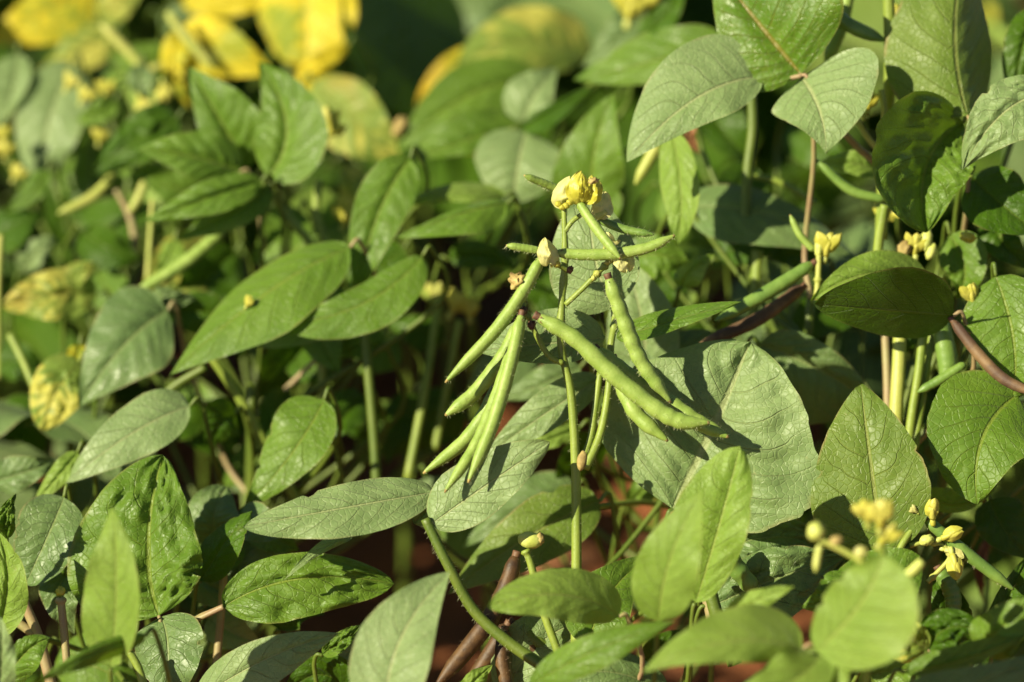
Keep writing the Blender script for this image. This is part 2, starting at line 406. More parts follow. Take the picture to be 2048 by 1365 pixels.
# ================================================================ hand placed plants
# ---- centre: sharp plant with the pods
A = Plant('bean_plant', 1152, 1, 'sharp central bean plant, tall stalk with fan of hairy green pods and yellow flowers', H=0.30)
A.tube('flower_stalk', [(1128, 412), (1130, 520), (1124, 600), (1122, 690), (1142, 790), (1151, 930), (1153, 1090), (1152, 1300)], (0, 0.5), 5.2, 'stem', 11, hair=500, n=70, k=14,
       knots=[(0.13, 2), (0.22, 2.2), (0.36, 2.0)])
A.tube('branchlet', [(1131, 462), (1145, 443), (1165, 428)], 0, 5.5, 'stem', 5, hair=40)
A.tube('branchlet', [(1131, 610), (1165, 578), (1190, 552), (1212, 530), (1232, 512)], (0, -.5), 5.5, 'stem', 6, hair=60, knots=[(.55, 5), (.72, 4), (.9, 4)])
A.tube('branchlet', [(1126, 727), (1098, 712), (1075, 675), (1060, 640), (1046, 612), (1050, 590)], (0, -.6), 6.5, 'stem', 4.5, hair=90, knots=[(.66, 3), (.82, 3)])
A.tube('branchlet', [(1135, 541), (1118, 532), (1100, 522)], (0, -.5), 5, 'stem', 5)
A.tube('leaf_stalk', [(1227, 616), (1229, 650), (1222, 690), (1217, 780), (1200, 870), (1170, 938)], (2.5, .5), 6, 'stem', 9, hair=160, n=40, knots=[(.22, 3)])
A.tube('leaf_stalk', [(1200, 745), (1190, 820), (1180, 880), (1163, 925)], (1.5, .5), 6.5, 'stem', 7, hair=80)
A.lump('stipule', 1164, 922, -1, 20, 10, 80, 'wither', .15, rz=8)
A.lump('bud_scar', 1140, 540, -.6, 8, 6, 60, 'calyx', .5)
A.lump('bud_scar', 1063, 650, -.8, 9, 8, 60, 'calyx', .5)
A.lump('bud_scar', 1047, 622, -.8, 8, 8, 60, 'calyx', .5)
hp = 260
A.pod([(1084, 515), (1042, 590), (985, 668), (890, 766)], (-1, -1.5), 12.5, 'pod', hp, .02)
A.pod([(1040, 645), (1005, 715), (950, 785), (890, 832)], (.5, 0), 14.5, 'pod', hp, .02)
A.pod([(1043, 630), (1022, 725), (985, 850), (936, 966)], (-1.4, -2.9), 13, 'pod', hp, .025)
A.pod([(1030, 660), (1000, 765), (940, 870), (846, 948)], (1, .5), 14, 'pod', hp, .03)
A.pod([(1030, 680), (990, 800), (952, 890), (889, 986)], (-.4, -2.6), 12, 'pod', hp, .03)
A.pod([(1076, 634), (1150, 678), (1222, 746), (1310, 816), (1362, 843), (1420, 846)], (-1.2, -1.5), 16, 'pod', 420, .055, nb_=10)
A.pod([(1195, 700), (1245, 742), (1330, 800), (1395, 844), (1458, 875)], (.6, -.6), 16, 'pod', hp, .05)
A.pod([(1217, 556), (1248, 640), (1282, 722), (1342, 806)], (-1, -.5), 15, 'pod', 320, .06, nb_=8)
A.pod([(1228, 720), (1245, 772), (1275, 830), (1336, 883)], (.8, -.2), 15.5, 'pod', 200, .06, nb_=5)
A.pod([(1112, 506), (1170, 510), (1240, 507), (1300, 494), (1350, 471)], (-1.2, -1.5), 11, 'pod', hp, .03)
A.pod([(1086, 503), (1050, 497), (1012, 491)], (-.7, -1), 7.5, 'pod', 120, .02, calyx=False)
A.pod([(1125, 382), (1085, 366), (1048, 351)], (0, -1), 7.5, 'pod', 120, .02, calyx=False)
A.pod([(1155, 402), (1195, 460), (1241, 518)], (-.8, -2), 9.5, 'pod', 160, .02, calyx=False)
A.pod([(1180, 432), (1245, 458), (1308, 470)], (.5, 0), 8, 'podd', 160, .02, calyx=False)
A.pod([(1190, 436), (1205, 428), (1214, 420)], 0, 7, 'bud', 0, 0, calyx=False)
def petals(fl, mat, *rows):
    for pts, dd, wl, wr, al, ar in rows:
        A.leaf(pts, dd, wl, wr, al, ar, mat, name='petal', parent=fl, tm=.5, tp=.62, amp=0, wave=.0018, curl=.35, crum=.0009, jag=.18, nt=18, ns=7)
f1 = A.flower(1128, 400, -.6, 22, 80, 'petalp', .5, .3, petals=0, cal='petal')
petals(f1, 'petalp', ([(1126, 414), (1118, 390), (1140, 352)], (-.6, -1.0, -.9), 15, 22, -35, 25), ([(1134, 414), (1140, 384), (1158, 350)], (-.5, -.8, -.6), 13, 15, 35, -30))
for bx, by in ((1117, 409), (1124, 415), (1132, 412), (1139, 405)): A.lump('bud', bx, by, -1.1, 6, 7, 60, 'petalb', .3)
f2 = A.flower(1158, 392, -.9, 22, 85, 'petalb', .8, .3, petals=0, cal='petal')
petals(f2, 'petalb', ([(1160, 408), (1147, 378), (1163, 341)], (-1, -1.5, -1.2), 15, 18, -30, 40), ([(1164, 405), (1168, 376), (1164, 346)], (-1.2, -1.7, -1.5), 11, 12, 30, -30))
f3 = A.flower(1178, 394, -.8, 22, 70, 'petalb', .7, .4, petals=0, cal='petal')
petals(f3, 'petalb', ([(1170, 408), (1180, 384), (1184, 350)], (-.9, -1.3, -1.0), 16, 16, -30, 30), ([(1180, 408), (1193, 388), (1199, 362)], (-.8, -1.2, -1.0), 16, 12, 20, -40))
f4 = A.flower(1190, 418, .2, 22, 60, 'petalp', .9, .5, petals=0)
petals(f4, 'petalp', ([(1182, 432), (1204, 414), (1208, 382)], (.2, -.2, .2), 20, 22, 20, -20), ([(1190, 436), (1210, 424), (1216, 398)], (.6, .2, .4), 14, 10, -20, 30))
A.lump('withered_bud', 1187, 362, -1.7, 9, 6, 10, 'wither', .9)
f5 = A.flower(1100, 520, -1.6, 20, 105, 'petalp', .5, .2, petals=0, cal='petalb')
petals(f5, 'petalp', ([(1094, 533), (1086, 508), (1090, 475)], (-1.7, -2.1, -1.9), 11, 13, -40, 40), ([(1112, 531), (1103, 508), (1092, 478)], (-1.5, -1.8, -1.7), 12, 14, 20, -45))
A.lump('bud', 1113, 529, -1.4, 8, 7, 0, 'petalb', .3)
f6 = A.flower(1238, 520, -1.0, 20, -60, 'petal', .5, .2, petals=0)
petals(f6, 'petalp', ([(1234, 508), (1243, 528), (1252, 546)], (-1, -1.4, -1.2), 14, 14, -30, 30), ([(1240, 505), (1256, 522), (1258, 545)], (-.8, -1.0, -.9), 12, 8, 20, -30))
A.flower(1216, 482, .3, 34, 70, 'petalp', 1.0, .6)
A.lump('withered_bud', 1035, 563, -1.0, 15, 17, 20, 'wither', .9)
for bx, by in ((1216, 524), (1224, 518), (1231, 512), (1222, 508), (1194, 547), (1188, 556)): A.lump('bud', bx, by, -.9, 7, 6, 30, 'stemy', .4)
A.leaf([(1227, 616), (1190, 515), (1180, 390)], (3, 4), 92, 82, 5, -15, 'pale', pet=False, tm=.5, tp=.6, amp=.0008)
A.leaf([(1210, 676), (1075, 690), (944, 702)], (2.5, 2), 40, 66, 25, -35, 'pale', pet=False, tm=.42, amp=.0008)
A.leaf([(1233, 677), (1345, 642), (1483, 604)], (1.6, 1.2, 1.0), 26, 20, -45, 45, 'mid', pet=False, tm=.4, tp=.8, amp=.0012)
A.leaf([(1345, 1018), (1425, 860), (1500, 684)], (1.7, 1.5, 2.3), 212, 222, 8, -6, 'pale', tm=.50, tp=.62, amp=.0056, wave=.006, jag=.09, crum=.0020, nt=56, ns=16)
A.leaf([(1520, 690), (1650, 745), (1772, 830)], (8, 9), 50, 125, -20, -25, 'grey', tm=.4, amp=.0028)

# ---- trifoliate in front of the pods, on a thick stalk, with ripe pods
BC = Plant('bean_plant', 1080, -3, 'sharp bean plant with ripe brown hanging pods and a thick slanting hairy leaf stalk', H=0.20)
BC.tube('leaf_stalk', [(850, 1038), (893, 1125), (945, 1218), (1010, 1280), (1090, 1335), (1170, 1385)], (-1.7, -1.7, -1.5, -1.6, -1.8, -2), 9.5, 'stemd', 13.5, hair=260, n=50, k=14)
BC.tube('leaf_stalk', [(1040, 1255), (1095, 1300), (1160, 1360)], 1, 15, 'stemd', 15, hair=100)
BC.leaf([(862, 1049), (975, 970), (1100, 884)], (-1.6, -2.0, -2.2), 66, 52, 12, -5, 'pale', pet=False, tm=.45, tp=.7, amp=.0010)
BC.leaf([(868, 985), (690, 1016), (486, 1054)], (-.5, -2), 56, 46, 18, -45, 'pale', pet=False, tm=.55, tp=.7, amp=.0022, wave=.003)
BC.leaf([(828, 1048), (865, 1010), (888, 985)], (0.2, .2), 18, 20, -10, 10, 'grey', pet=False)
BC.leaf([(705, 1074), (640, 1100), (567, 1163)], (2, -1), 10, 14, 30, -50, 'pale', pet=False, amp=.0006)
BC.leaf([(447, 1214), (600, 1158), (788, 1168)], (1, 2), 52, 75, -25, 15, 'mid', pet=False, tm=.5, tp=.6, crum=.0045, amp=.0022)
BC.tube('leaf_stalk', [(447, 1214), (420, 1226), (385, 1240)], (1, 2), 6, 'stemp', 7)
BC.pod([(1032, 1112), (1010, 1180), (975, 1245), (925, 1310), (870, 1375)], (0, -1), 17, 'podb', 160, .008, hm='hairb', label='ripe brown pod')
BC.pod([(1010, 1262), (1005, 1320), (1020, 1400)], (0.5, 0), 15, 'podb', 100, .008, hm='hairb', label='ripe brown pod')
BC.pod([(1015, 1250), (980, 1310), (925, 1390)], (1.2, 1.5), 16, 'podb', 60, .008, hm='hairb', label='ripe brown pod')
BC.pod([(1025, 1245), (1055, 1280), (1085, 1325)], (1, 1), 12, 'podb', 40, .008, hm='hairb', label='ripe brown pod')
BC.tube('flower_stalk', [(1050, 1100), (1062, 1130), (1082, 1210), (1118, 1310), (1140, 1380)], (0, 0), 7, 'stem', 9, hair=80, knots=[(.04, 5)])
BC.lump('seed_bud', 1060, 1081, 0, 25, 17, -8, 'bud', .06, tipmat=None)
BC.lump('bud_tip', 1080, 1078, 0, 9, 13, 0, 'wither', .3)
BC.leaf([(775, 1450), (796, 1290), (900, 1144)], (-9, -7), 80, 72, 22, -38, 'pale', tm=.5, tp=.9, amp=.0010)
BC.leaf([(1238, 1233), (1120, 1190), (975, 1215)], (-5, -8), 48, 52, 15, -42, 'grass', pm='stemp', tm=.45, tp=.6, amp=.0014)
BC.leaf([(1180, 1290), (1215, 1195), (1300, 1112)], (-1, 2), 65, 55, 0, -15, 'mid', tm=.45, amp=.0016)
BC.leaf([(1060, 1372), (1195, 1300), (1353, 1243)], (-8, -10), 34, 36, -40, 35, 'mid', tm=.5, amp=.0010)
BC.leaf([(1010, 1390), (1090, 1280), (1210, 1235)], (1, 2), 65, 50, 0, -20, 'pale', tm=.45)
BC.leaf([(1330, 1400), (1220, 1345), (1050, 1370)], (-2, -3), 40, 40, 25, -35, 'grey', tm=.45)
BC.leaf([(915, 1400), (950, 1362), (985, 1330)], (0, 0), 22, 22, 0, 0, 'grass', jag=.2)

# ---- pale pair of leaves right of the stalk
QC = Plant('bean_plant', 1400, -4, 'bean plant with pale quilted upright leaf behind a smaller blurred leaf', H=0.22)
QC.leaf([(1392, 1205), (1440, 1050), (1480, 893)], (-4, -5), 92, 52, 8, -25, 'grass', tm=.60, tp=.6, amp=.0024, label='quilted yellow green leaflet')
QC.leaf([(1318, 1245), (1340, 1120), (1402, 984)], (-9, -11), 62, 62, 22, -36, 'grass', tm=.45, tp=.9, amp=.0008)
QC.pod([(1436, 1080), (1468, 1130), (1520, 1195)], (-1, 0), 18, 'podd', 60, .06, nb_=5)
QC.leaf([(1445, 1100), (1545, 1075), (1650, 1090)], (2, 3), 45, 52, -30, 10, 'grey', crum=.0045, tm=.5, tp=.6)
QC.leaf([(1420, 1215), (1560, 1155), (1700, 1110)], (1, 2), 60, 80, -10, 20, 'grey', crum=.0045, tm=.5)
QC.tube('leaf_stalk', [(1415, 1150), (1425, 1200), (1440, 1250), (1470, 1330)], -1, 13, 'stemd', 15)
QC.tube('leaf_stalk', [(1400, 1160), (1420, 1230), (1430, 1330)], 1, 9, 'stemp', 10)

# ---- front right blurred plant
H = Plant('bean_plant', 1640, -12, 'blurred bean plant nearest the camera at lower right with smooth pale leaves', H=0.19)
H.leaf([(1632, 1303), (1722, 1205), (1765, 1108)], (-13, -15), 64, 112, 22, -38, 'grass', tm=.55, tp=.7, amp=.0006)
H.leaf([(1605, 1297), (1450, 1285), (1284, 1346)], (-12, -14), 42, 64, 20, -45, 'grass', pm='stemp', tm=.4, amp=.0010)
H.leaf([(1640, 1292), (1590, 1360), (1420, 1420)], (-12, -15), 45, 62, 30, -10, 'grass', tm=.5, amp=.0008)
H.leaf([(1648, 1292), (1660, 1350), (1600, 1460)], (-12, -13), 40, 50, -10, 20, 'grass', amp=.0008)
H.leaf([(1455, 1245), (1510, 1203), (1588, 1172)], (-8, -10), 24, 30, -20, 20, 'grass', amp=.0008)
H.tube('flower_stalk', [(1760, 1060), (1765, 1150), (1740, 1300), (1720, 1420)], (-14, -12), 7, 'stem', 10)
H.tube('branchlet', [(1640, 1080), (1700, 1110), (1760, 1150)], (-14, -14), 6, 'stemy', 7)
H.flower(1735, 1022, -14, 50, 95, 'petal', .9, .4, cal='stemy')
H.flower(1762, 1030, -14.5, 58, 90, 'petal', .7, .4, cal='stemy')
H.flower(1772, 1070, -14, 48, 60, 'petalb', .7, .4, cal='stemy')
H.lump('bud', 1632, 1063, -14, 18, 19, 0, 'bud', .2)
H.lump('bud', 1672, 1082, -14, 14, 10, 20, 'wither', .2)
H.pod([(1640, 1090), (1635, 1115), (1631, 1145)], -14, 7, 'bud', 0, 0, calyx=False)
H.pod([(1845, 1122), (1830, 1138), (1808, 1155)], -13, 9, 'bud', 0, 0, calyx=False)
H.lump('bud', 1722, 1105, -14, 12, 14, 90, 'petalp', .2)

# ---- lower right corner
HR = Plant('bean_plant', 1900, -4, 'bean plant in the lower right corner with small pale flowers and curled mottled leaves', H=0.22)
HR.leaf([(1700, 1262), (1765, 1185), (1840, 1112)], (-2, -3), 90, 62, 0, -20, 'mid', tm=.5, tp=.6)
HR.leaf([(1705, 1150), (1660, 1195), (1600, 1215)], (-3, -3), 35, 40, 20, 0, 'mid')
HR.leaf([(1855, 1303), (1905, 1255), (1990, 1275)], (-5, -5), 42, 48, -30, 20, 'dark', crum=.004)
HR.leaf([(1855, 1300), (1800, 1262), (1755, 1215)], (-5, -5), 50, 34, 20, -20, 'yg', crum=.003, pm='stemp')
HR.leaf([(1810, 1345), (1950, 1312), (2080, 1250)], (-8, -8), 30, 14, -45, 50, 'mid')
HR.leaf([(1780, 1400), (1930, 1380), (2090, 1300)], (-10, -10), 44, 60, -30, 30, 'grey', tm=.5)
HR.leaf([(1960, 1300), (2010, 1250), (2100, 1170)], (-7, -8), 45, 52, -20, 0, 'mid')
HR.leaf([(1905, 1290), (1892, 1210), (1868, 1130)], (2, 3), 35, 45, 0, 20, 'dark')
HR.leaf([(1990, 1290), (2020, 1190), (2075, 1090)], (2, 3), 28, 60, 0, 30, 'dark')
HR.leaf([(1740, 1350), (1850, 1345), (1900, 1390)], (-3, -3), 40, 50, -20, 20, 'mid')
HR.tube('flower_stalk', [(1845, 1030), (1820, 1065), (1795, 1110), (1770, 1200), (1790, 1380)], (0, -1), 6, 'stem', 9)
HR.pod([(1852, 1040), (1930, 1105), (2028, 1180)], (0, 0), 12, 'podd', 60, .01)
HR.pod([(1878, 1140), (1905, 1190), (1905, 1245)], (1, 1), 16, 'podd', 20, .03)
HR.flower(1864, 1020, -.5, 42, 95, 'petal', .4, .2, petals=2, cal='petalb')
HR.flower(1828, 1020, -.5, 18, 140, 'petalp', .6, .3, cal='bud')
HR.flower(1900, 1070, -.5, 40, 25, 'petal', .35, .2, petals=2, cal='bud')
HR.flower(1910, 1128, -.5, 44, -75, 'petal', .4, .2, petals=2, cal='bud')
HR.flower(1905, 1104, -.2, 34, -15, 'petalp', .4, .2, petals=2, cal='bud')
HR.lump('bud', 1853, 1081, -.5, 14, 11, 20, 'bud', .3)
HR.tube('branchlet', [(1820, 1092), (1850, 1085), (1885, 1090), (1900, 1115), (1870, 1150), (1855, 1165)], (0, 0), 5, 'stemy', 5, knots=[(.3, 4), (.55, 5), (.85, 3)])
HR.leaf([(1975, 1080), (1960, 1140), (1968, 1205)], (12, 12), 12, 12, 0, 0, 'dry', name='withered_leaf', crum=.004, label='dry reddish brown leaf')

# ---- right middle
R = Plant('bean_plant', 1830, 4, 'bean plant at the right, dark shaded leaf above upright stems and reddish brown pod', H=0.32)
R.leaf([(1768, 1108), (1744, 940), (1721, 765)], (0, 1.5), 124, 104, 8, -6, 'olive', tm=.42, tp=.85, amp=.0018)
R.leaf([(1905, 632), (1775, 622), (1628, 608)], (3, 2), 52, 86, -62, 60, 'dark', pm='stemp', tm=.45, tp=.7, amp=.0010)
R.leaf([(1850, 560), (1735, 548), (1620, 602)], (6, 4), 40, 42, 15, -30, 'grass', tm=.45)
R.leaf([(1992, 553), (2028, 680), (2025, 800)], (4, 3), 75, 92, -25, 10, 'mid', tm=.45, tp=.7)
R.leaf([(2035, 790), (1965, 880), (1955, 1010)], (3, 1), 92, 115, -20, 5, 'mid', tm=.42, tp=.8)
R.leaf([(1845, 985), (1925, 1008), (2000, 960)], (5, 5), 30, 18, -10, 0, 'grass')
R.leaf([(2060, 800), (1960, 795), (1850, 850)], (7, 7), 20, 25, 20, -60, 'grey')
R.leaf([(1900, 470), (1930, 540), (1910, 600)], (8, 8), 45, 45, -20, 0, 'mid')
R.leaf([(1980, 1000), (2010, 1060), (2060, 1120)], (6, 6), 60, 50, -30, 20, 'dark')
R.tube('flower_stalk', [(1800, 660), (1797, 740), (1790, 860), (1785, 1000)], (6, 5), 14, 'stemy', 15)
R.tube('flower_stalk', [(1848, 640), (1838, 740), (1820, 860), (1810, 1000)], (5, 5), 9, 'stem', 10)
R.tube('flower_stalk', [(1868, 640), (1850, 760), (1828, 900)], (6, 5), 7, 'stem', 9)
R.tube('leaf_stalk', [(1765, 560), (1770, 660), (1775, 800), (1772, 1000)], (8, 7), 8, 'stemp', 9)
R.tube('flower_stalk', [(1770, 410), (1758, 480), (1752, 560), (1750, 640)], (5, 6), 10, 'stem', 11)
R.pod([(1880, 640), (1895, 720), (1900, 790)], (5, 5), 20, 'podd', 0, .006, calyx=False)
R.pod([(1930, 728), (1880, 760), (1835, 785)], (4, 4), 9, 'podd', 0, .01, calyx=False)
R.pod([(1905, 642), (1960, 712), (2010, 760), (2075, 790)], (3, 1), 11, 'podr', 0, .02, label='reddish brown ripe pod')
R.flower(1832, 492, 6, 40, 80, 'petal', .9, .3); R.lump('bud', 1853, 480, 6, 22, 12, 80, 'bud', .2); R.lump('bud', 1808, 498, 6, 18, 14, 60, 'wither', .6); R.lump('bud', 1862, 503, 6, 18, 10, 70, 'bud', .2)
R.tube('branchlet', [(1832, 510), (1826, 545), (1815, 600)], (6, 6), 6, 'stemy', 7)
R.flower(1942, 590, 4, 38, 110, 'petal', .6, .3); R.lump('bud', 1936, 475, 6, 10, 16, 70, 'petalb', .4)

# ---- upper right
T = Plant('bean_plant', 1850, 10, 'bean plant in the upper right corner with large olive leaf and crumpled glossy leaf', H=0.40)
T.leaf([(1936, 232), (1912, 60), (1935, -115)], (5, 8), 135, 80, 12, -55, 'olive', pm='stemp', tm=.45, tp=.8, amp=.0028)
T.leaf([(1927, 245), (1855, 330), (1852, 466)], (6, 4), 85, 125, -25, 43, 'mid', tm=.5, tp=.7, crum=.0045, amp=.004)
T.leaf([(2100, 185), (2005, 228), (1925, 340)], (3, 3), 70, 55, 0, -30, 'pale', tm=.5, amp=.0026, crum=.003)
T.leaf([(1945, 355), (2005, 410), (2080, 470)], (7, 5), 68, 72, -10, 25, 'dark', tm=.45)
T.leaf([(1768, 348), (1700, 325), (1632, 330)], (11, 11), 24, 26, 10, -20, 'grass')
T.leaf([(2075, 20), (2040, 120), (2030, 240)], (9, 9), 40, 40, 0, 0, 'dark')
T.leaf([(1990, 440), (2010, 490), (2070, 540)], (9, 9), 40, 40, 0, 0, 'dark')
T.tube('flower_stalk', [(1776, -40), (1780, 110), (1776, 230), (1768, 330), (1762, 480)], (7, 9), 12, 'stem', 13)
T.tube('branchlet', [(1762, 180), (1768, 230), (1755, 300)], (6, 6), 6, 'stemy', 6)
T.tube('leaf_stalk', [(1690, 268), (1720, 300), (1762, 335)], (7, 9), 7, 'stemp', 8)
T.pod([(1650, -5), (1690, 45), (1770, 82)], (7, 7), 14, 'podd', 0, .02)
T.pod([(1700, -20), (1680, 60), (1650, 130)], (9, 9), 13, 'pod', 0, .02)
T.pod([(1735, -10), (1770, 30), (1785, 90)], (9, 9), 9, 'stem', 0, 0) if False else None
T.pod([(1770, 400), (1700, 380), (1630, 318)], (8, 8), 9, 'podd', 0, .01, calyx=False)
for x, y, a in ((1738, 205, 80), (1718, 218, 120), (1828, 205, 60), (1790, 30, 80), (1815, 50, 60), (1765, 410, -80), (1780, 425, -70)):
    T.flower(x, y, 9, 32, a, 'petalb' if y > 100 else 'petal', .7, .3)
T.tube('branchlet', [(1710, 235), (1735, 275), (1765, 310)], (8, 8), 6, 'stemy', 6)

# ---- trifoliate leaf upper right of centre
TC = Plant('bean_plant', 1560, 11, 'bean plant at upper right, one dark and two pale leaflets spreading from one point', H=0.40)
st = TC.leaf([(1602, 149), (1520, 50), (1425, -70)], (6, 8), 105, 150, 10, -30, 'red', pm='stemp', tm=.4, amp=.0034, nt=44)
TC.leaf([(1527, 154), (1392, 198), (1254, 325)], (6.5, 5), 58, 105, 25, -25, 'pale', pm='stemp', tm=.45, tp=.9, parent=st)
TC.leaf([(1603, 155), (1640, 225), (1652, 309)], (6, 4), 138, 84, -10, 10, 'pale', tm=.24, tp=1.25, parent=st, amp=.0014)
TC.tube('leaf_stalk', [(1603, 152), (1560, 160), (1525, 156)], (6, 6.5), 5, 'stemp', 5)
TC.tube('flower_stalk', [(1503, 180), (1505, 260), (1495, 345), (1490, 470)], (12, 12), 10, 'stemd', 11)
TC.leaf([(1342, 262), (1362, 380), (1354, 494)], (10, 9), 34, 38, -30, 30, 'grass', tm=.5, tp=.7)
TC.leaf([(1370, 415), (1540, 432), (1720, 520)], (13, 12), 48, 70, -45, 40, 'grey')
TC.leaf([(1440, 520), (1540, 470), (1650, 470)], (14, 14), 60, 40, -30, 30, 'dark')
TC.leaf([(1365, 575), (1385, 540), (1430, 508)], (9, 9), 24, 28, 0, -20, 'grass')
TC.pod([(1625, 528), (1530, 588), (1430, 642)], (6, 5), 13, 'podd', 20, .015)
TC.pod([(1605, 575), (1510, 642), (1395, 692)], (7, 6), 13, 'podr', 20, .02, label='reddish brown ripe pod')
TC.pod([(1628, 502), (1600, 470), (1580, 430)], (6, 6), 7, 'pod', 0, 0, calyx=False)
TC.flower(1655, 492, 6, 46, 80, 'petal', .8, .3); TC.lump('bud', 1638, 495, 6, 20, 9, 85, 'bud', .2)
TC.tube('branchlet', [(1638, 510), (1636, 560), (1632, 600)], (6, 6), 6, 'stemy', 6, knots=[(.5, 4)])
TC.tube('flower_stalk', [(1515, 500), (1512, 560), (1505, 640)], (12, 12), 12, 'stem', 12)
TC.tube('leaf_stalk', [(1630, 408), (1560, 365), (1500, 352)], (13, 13), 7, 'stem', 6)
TC.pod([(1345, 230), (1310, 300), (1270, 370)], (14, 14), 12, 'stemy', 0, .02, calyx=False)
TC.leaf([(1395, 210), (1380, 260), (1400, 310)], (14, 14), 14, 18, 0, 0, 'dry', name='withered_leaf')

# ---- leaves right behind the pods
G = Plant('bean_plant', 1260, 14, 'bean plant right behind the hanging pods, smooth grey green leaves partly hidden by them', H=0.33)
G.leaf([(1290, 770), (1285, 650), (1250, 520)], (9, 9), 72, 66, 10, -15, 'pale', tm=.5, tp=.8)
G.leaf([(1230, 775), (1330, 725), (1420, 660)], (9, 9), 62, 70, -10, 0, 'grey', tm=.5)
G.leaf([(1262, 520), (1320, 510), (1382, 535)], (12, 12), 40, 48, -10, 0, 'mid')
G.leaf([(1195, 480), (1185, 330), (1228, 185)], (17, 16), 75, 62, 10, -10, 'mid', tm=.45)
G.leaf([(1200, 757), (1095, 825), (978, 908)], (5, 5), 35, 42, 10, -20, 'pale', tm=.5, tp=.7)
G.leaf([(1160, 735), (1080, 770), (995, 802)], (12, 12), 28, 35, 20, -35, 'grey')
G.leaf([(1160, 855), (1095, 880), (1020, 910)], (10, 10), 20, 15, 0, -20, 'grass')
G.leaf([(1200, 1003), (1055, 1075), (895, 1190)], (7, 6), 62, 62, 20, -15, 'olive', tm=.45)
G.leaf([(1150, 975), (1040, 1020), (925, 1095)], (12, 12), 40, 48, 20, -20, 'grey')
G.leaf([(1215, 885), (1150, 925), (1120, 1000)], (13, 13), 40, 40, -50, 40, 'dark')
G.leaf([(1260, 1010), (1320, 960), (1400, 940)], (12, 12), 25, 25, 0, 0, 'mid')
G.tube('leaf_stalk', [(1190, 1015), (1280, 1005), (1360, 1020)], (7, 12), 6, 'stem', 6)
G.leaf([(1300, 1330), (1330, 1290), (1400, 1260)], (6, 6), 30, 30, 0, 0, 'dark')
G.leaf([(1330, 700), (1420, 690), (1500, 720)], (11, 11), 30, 30, 0, 0, 'grey')

# ---- upper centre
U = Plant('bean_plant', 1000, 27, 'blurred bean plant in the upper centre with a round pale leaf and broad overlapping leaves', H=0.37)
U.leaf([(1052, 264), (1036, 330), (1028, 406)], (20, 19), 88, 84, 0, 0, 'pale', tm=.5, tp=.55)
U.leaf([(1048, 246), (1070, 190), (1115, 138)], (22, 23), 55, 40, 10, -20, 'pale', tm=.5)
U.leaf([(1045, 250), (930, 282), (808, 322)], (22, 21), 28, 52, 20, -30, 'mid', tm=.5)
U.leaf([(1070, 160), (930, 195), (795, 305)], (28, 26), 62, 62, 15, -15, 'mid', tm=.5)
U.leaf([(1175, 115), (1050, 85), (915, 130)], (35, 33), 60, 72, 10, -15, 'yg', tm=.5, tp=.7, name='leaflet')
U.leaf([(965, 100), (885, 140), (830, 212)], (34, 34), 28, 20, 10, -20, 'yel')
U.leaf([(1040, 256), (1110, 215), (1195, 163)], (20, 21), 12, 32, -30, 50, 'dark')
U.leaf([(1445, 75), (1300, 125), (1145, 160)], (18, 20), 45, 58, 20, -35, 'mid', tm=.5)
U.leaf([(1290, 25), (1235, 80), (1165, 135)], (29, 29), 40, 40, 10, -10, 'grey')
U.leaf([(1278, 78), (1330, 30), (1370, -30)], (23, 23), 25, 32, -30, 50, 'dark')
U.leaf([(1010, 392), (895, 385), (765, 425)], (16, 15), 22, 18, 25, -60, 'grass')
U.leaf([(1014, 407), (920, 428), (785, 478)], (12, 11), 48, 14, -20, -60, 'mid')
U.leaf([(900, 520), (970, 510), (1030, 540)], (18, 18), 30, 30, 0, 0, 'dark')
U.flower(1262, 12, 26, 60, 80, 'petalb', .9, .3); U.flower(1290, 0, 26, 50, 70, 'petalb', .9, .3)
U.lump('bud', 950, 295, 26, 22, 12, 20, 'petalb', .4); U.lump('bud', 800, 255, 26, 22, 14, 60, 'wither', .4)
U.tube('branchlet', [(1110, 240), (1150, 200), (1200, 160)], (21, 22), 8, 'stem', 8)

# ---- big dark leaf, upper centre left
DK = Plant('bean_plant', 800, 42, 'blurred bean plant with very large dark shaded leaf right of the yellow leaves', H=0.34)
DK.leaf([(812, -90), (806, 80), (812, 238)], (42, 38), 122, 118, -58, 52, 'dark', tm=.5, tp=.7, amp=.001)
DK.leaf([(628, 165), (715, 245), (800, 318)], (30, 29), 62, 72, -10, 5, 'yg', tm=.5)
DK.leaf([(640, 60), (700, 160), (690, 260)], (46, 46), 60, 60, -40, 30, 'dark')
DK.leaf([(900, 30), (960, 10), (1050, 0)], (60, 60), 40, 50, 0, 0, 'grey')

# ---- upper left green
D = Plant('bean_plant', 520, 20, 'blurred bean plant with pointed ribbed leaves spreading like a star at upper left', H=0.37)
st = D.leaf([(480, 344), (380, 312), (272, 300)], (17, 16), 40, 55, 25, -20, 'mid', pm='stemp', tm=.42, amp=.003)
D.leaf([(497, 335), (440, 240), (378, 134)], (18, 18), 52, 72, 0, -20, 'mid', tm=.45, amp=.003, parent=st)
D.leaf([(535, 355), (572, 250), (517, 125)], (16, 17), 62, 80, 10, -25, 'mid', tm=.45, tp=.9, amp=.003)
D.leaf([(522, 362), (410, 398), (286, 445)], (15, 14), 36, 34, 30, -20, 'mid', tm=.45, amp=.003)
D.leaf([(540, 372), (460, 430), (350, 480)], (16, 16), 34, 40, 10, -20, 'mid', tm=.4, amp=.003)
D.leaf([(820, 318), (752, 440), (712, 606)], (14, 13), 54, 54, -15, 0, 'mid', tm=.42, amp=.002)
D.tube('flower_stalk', [(545, 385), (580, 440), (625, 500), (640, 620)], (17, 18), 9, 'stem', 10)
D.tube('flower_stalk', [(637, 360), (634, 430), (660, 505)], (19, 19), 9, 'stem', 9)
